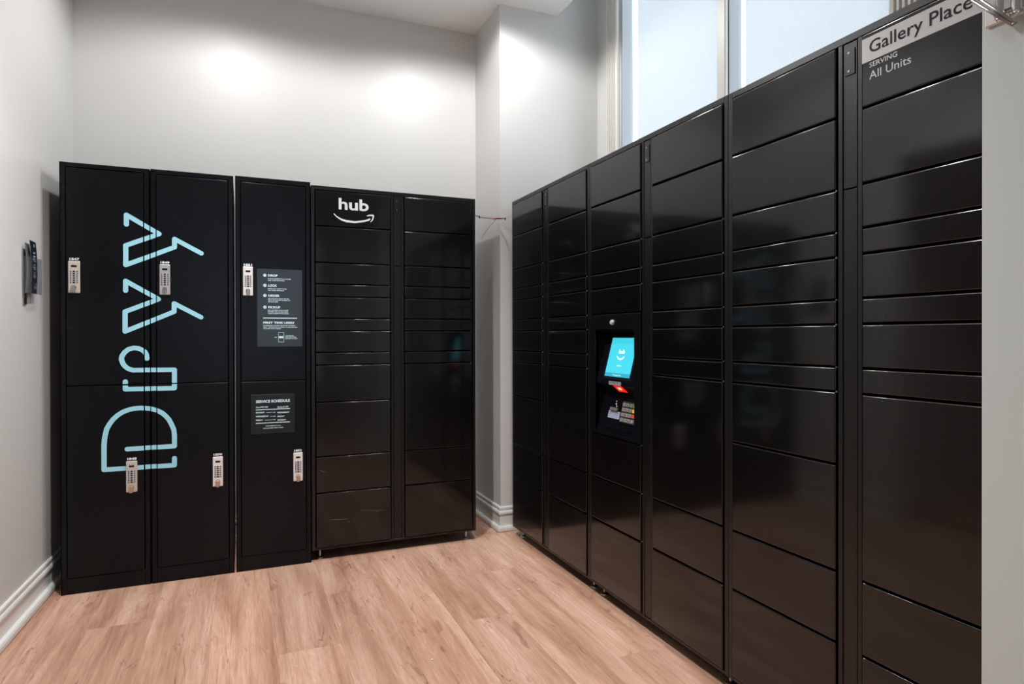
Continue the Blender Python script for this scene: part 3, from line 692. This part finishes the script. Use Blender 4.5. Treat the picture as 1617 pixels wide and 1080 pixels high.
# ------------------------------------------------------------------ leaflet holder on the left wall
hx = LWX(3.25); hy0, hy1, hz0, hz1 = 3.175, 3.318, 1.335, 1.495
t = empty('leaflet_holder', (hx, 3.25, hz0), 'clear acrylic leaflet holder mounted on the left wall beside the tall lockers', 'leaflet holder')
bm = bmesh.new(); a = hx + .003; f = hx + .033
box(bm, a, a + .002, hy0, hy1, hz0, hz1 + .02); box(bm, f - .002, f, hy0, hy1, hz0, hz1 - .01); box(bm, a + .002, f - .002, hy0, hy0 + .002, hz0, hz1 - .01)
box(bm, a + .002, f - .002, hy1 - .002, hy1, hz0, hz1 - .01); box(bm, a, f, hy0, hy1, hz0 - .002, hz0)
part('acrylic_box', bm, M_acrylic, t)
part('mount_shadow_plate', B(hx + .0008, hx + .003, hy0 + .012, hy0 + .052, hz0 - .045, hz0 + .06, bev=.0006), M_steel, t)  # plate behind the holder; its lower end stands for the holder's shadow
def leaflet(name, xb, y0, y1, z0, z1, lean, tilt, m, label):
    bm = bmesh.new(); n = 10; rows = []
    for i in range(n + 1):
        s = i / n; z = z0 + (z1 - z0) * s; x = xb + lean * s * s + .006 * math.sin(s * math.pi); sh = tilt * (1 - s)
        rows.append([bm.verts.new((x, y0 + sh, z)), bm.verts.new((x, y1 + sh, z)), bm.verts.new((x - .0025, y1 + sh, z)), bm.verts.new((x - .0025, y0 + sh, z))])
    for p, q in zip(rows, rows[1:]):
        for j in range(4): bm.faces.new((p[j], p[(j + 1) % 4], q[(j + 1) % 4], q[j]))
    bm.faces.new(rows[0][::-1]); bm.faces.new(rows[-1])
    o = obj(name, bm, m); tag(o, label, 'leaflet'); return rows, o
_, lf = leaflet('leaflet', hx + .0195, 3.183, 3.262, hz0 + .001, 1.552, .006, .034, M_leaf, 'black folded leaflet with white print standing curved in the acrylic holder')
_, lf2 = leaflet('leaflet', hx + .0105, 3.176, 3.228, hz0 + .001, 1.540, .001, .006, M_leaf2, 'grey leaflet standing behind the curved black leaflet in the holder')
bm = bmesh.new()
def TLf(u, v, q=.0005):
    s = (v - hz0 - .001) / (1.552 - hz0 - .001); return Vector((hx + .0195 + .006 * s * s + .006 * math.sin(s * math.pi) + .0006 + q, 3.268 - u + .034 * (1 - s), v))
# text reads from the room side: u runs from the near edge (low y) to the far edge
def TLf2(u, v, q=.0005):
    p = TLf(0, v, q); s = (v - hz0 - .001) / (1.552 - hz0 - .001); p.y = 3.183 + u + .034 * (1 - s); return p
rect(bm, TLf2, .040, .047, 1.528, 1.540)
text(bm, TLf2, 'DRYY', .028, 1.500, .007, width=.026, bold=.03)
for z in (1.486, 1.452, 1.420):
    text(bm, TLf2, 'DROP', .022, z, .006, width=.026, bold=.03)
    for j in range(3): rect(bm, TLf2, .014, .052, z - .007 - j * .005, z - .0048 - j * .005)
text(bm, TLf2, 'Drop off', .030, 1.372, .008, width=.04); text(bm, TLf2, 'TODAY', .030, 1.358, .009, width=.044, bold=.04)
part('printed_text', bm, M_cyan, lf)

# ------------------------------------------------------------------ wires between the two locker groups
t = empty('cable_run', (1.35, 3.6, 1.85), 'thin black and red cable with zip ties strung between the two locker groups', 'cable')
part('black_cable', path(bmesh.new(), [(1.2165, 3.55, 1.868), (1.262, 3.545, 1.863), (1.30, 3.54, 1.853), (1.342, 3.52, 1.848), (1.372, 3.495, 1.841), (1.395, 3.478, 1.842), (1.4205, 3.46, 1.842)], .0022), M_wire, t, smooth=True)
part('white_cable', path(bmesh.new(), [(1.2165, 3.55, 1.871), (1.265, 3.544, 1.866), (1.32, 3.53, 1.859), (1.38, 3.492, 1.850), (1.42, 3.46, 1.844), (1.4385, 3.41, 1.846)], .0014), M_wirew, t, smooth=True)
part('red_cable', path(bmesh.new(), [(1.33, 3.524, 1.849), (1.36, 3.5, 1.843), (1.385, 3.484, 1.846), (1.4185, 3.46, 1.8425)], .0016), M_wirer, t, smooth=True)
part('loose_strand', path(bmesh.new(), [(1.377, 3.492, 1.841), (1.345, 3.56, 1.79), (1.325, 3.60, 1.742)], .0009), M_wire, t)
for p in ((1.290, 3.5425, 1.856), (1.4205, 3.46, 1.842)):
    bm = bmesh.new(); box(bm, p[0] - .003, p[0] + .003, p[1] - .004, p[1] + .004, p[2] - .008, p[2] + .005, bev=.001); part('zip_tie', bm, M_wire, t)

# ------------------------------------------------------------------ chrome lever fixture on the near right wall
t = empty('wall_bracket', (SX, .60, 1.70), 'chrome swing arm bracket on a pale plate high on the near right wall', 'bracket')
part('wall_plate', B(SX - .006, SX - .0005, .555, .708, 1.690, 1.86, bev=.002), M_trim, t)
bm = bmesh.new()
for y in (.676, .650): tube(bm, (SX - .017, y, 1.692), (SX - .017, y, 1.80), .0085, n=20)
box(bm, SX - .022, SX - .006, .655, .671, 1.698, 1.80, bev=.003); box(bm, SX - .011, SX - .006, .630, .692, 1.695, 1.80, bev=.002)
part('hinge_barrels', bm, M_chrome, t, smooth=False)
bm = bmesh.new()
for y in (.676, .664, .650): sphere(bm, (SX - .020, y, 1.689), .0052, 12)
part('ball_nuts', bm, M_chrome, t, smooth=True)
bm = bmesh.new(); path(bm, [(SX - .027, .653, 1.668), (SX - .027, .716, 1.739), (SX - .027, .742, 1.768)], .0026, 10)
path(bm, [(SX - .027, .647, 1.669), (SX - .027, .701, 1.732), (SX - .027, .727, 1.762)], .0026, 10)
path(bm, [(SX - .027, .653, 1.668), (SX - .027, .647, 1.669)], .0026, 10)
part('swing_arm', bm, M_knobg, t, smooth=True)

# ------------------------------------------------------------------ bits on the floor
for k, (x, y, s) in enumerate([(1.155, 2.66, .007), (.356, 2.62, .004), (.62, 2.205, .005)]):
    bm = bmesh.new(); bmesh.ops.create_icosphere(bm, subdivisions=1, radius=s)
    for v in bm.verts: v.co = Vector((v.co.x * random.uniform(.8, 1.3), v.co.y * random.uniform(.7, 1.2), v.co.z * .4 * random.uniform(.7, 1.1)))
    z = -min(v.co.z for v in bm.verts)
    o = obj('paper_crumb', bm, M_debris, loc=(x, y, z))
    tag(o, ['pale crumb on the floor nearest the right locker bank', 'tiny pale crumb on the floor in front of the back wall parcel locker', 'tiny pale crumb on the floor in the foreground centre'][k], 'crumb', 'crumbs on the floor')
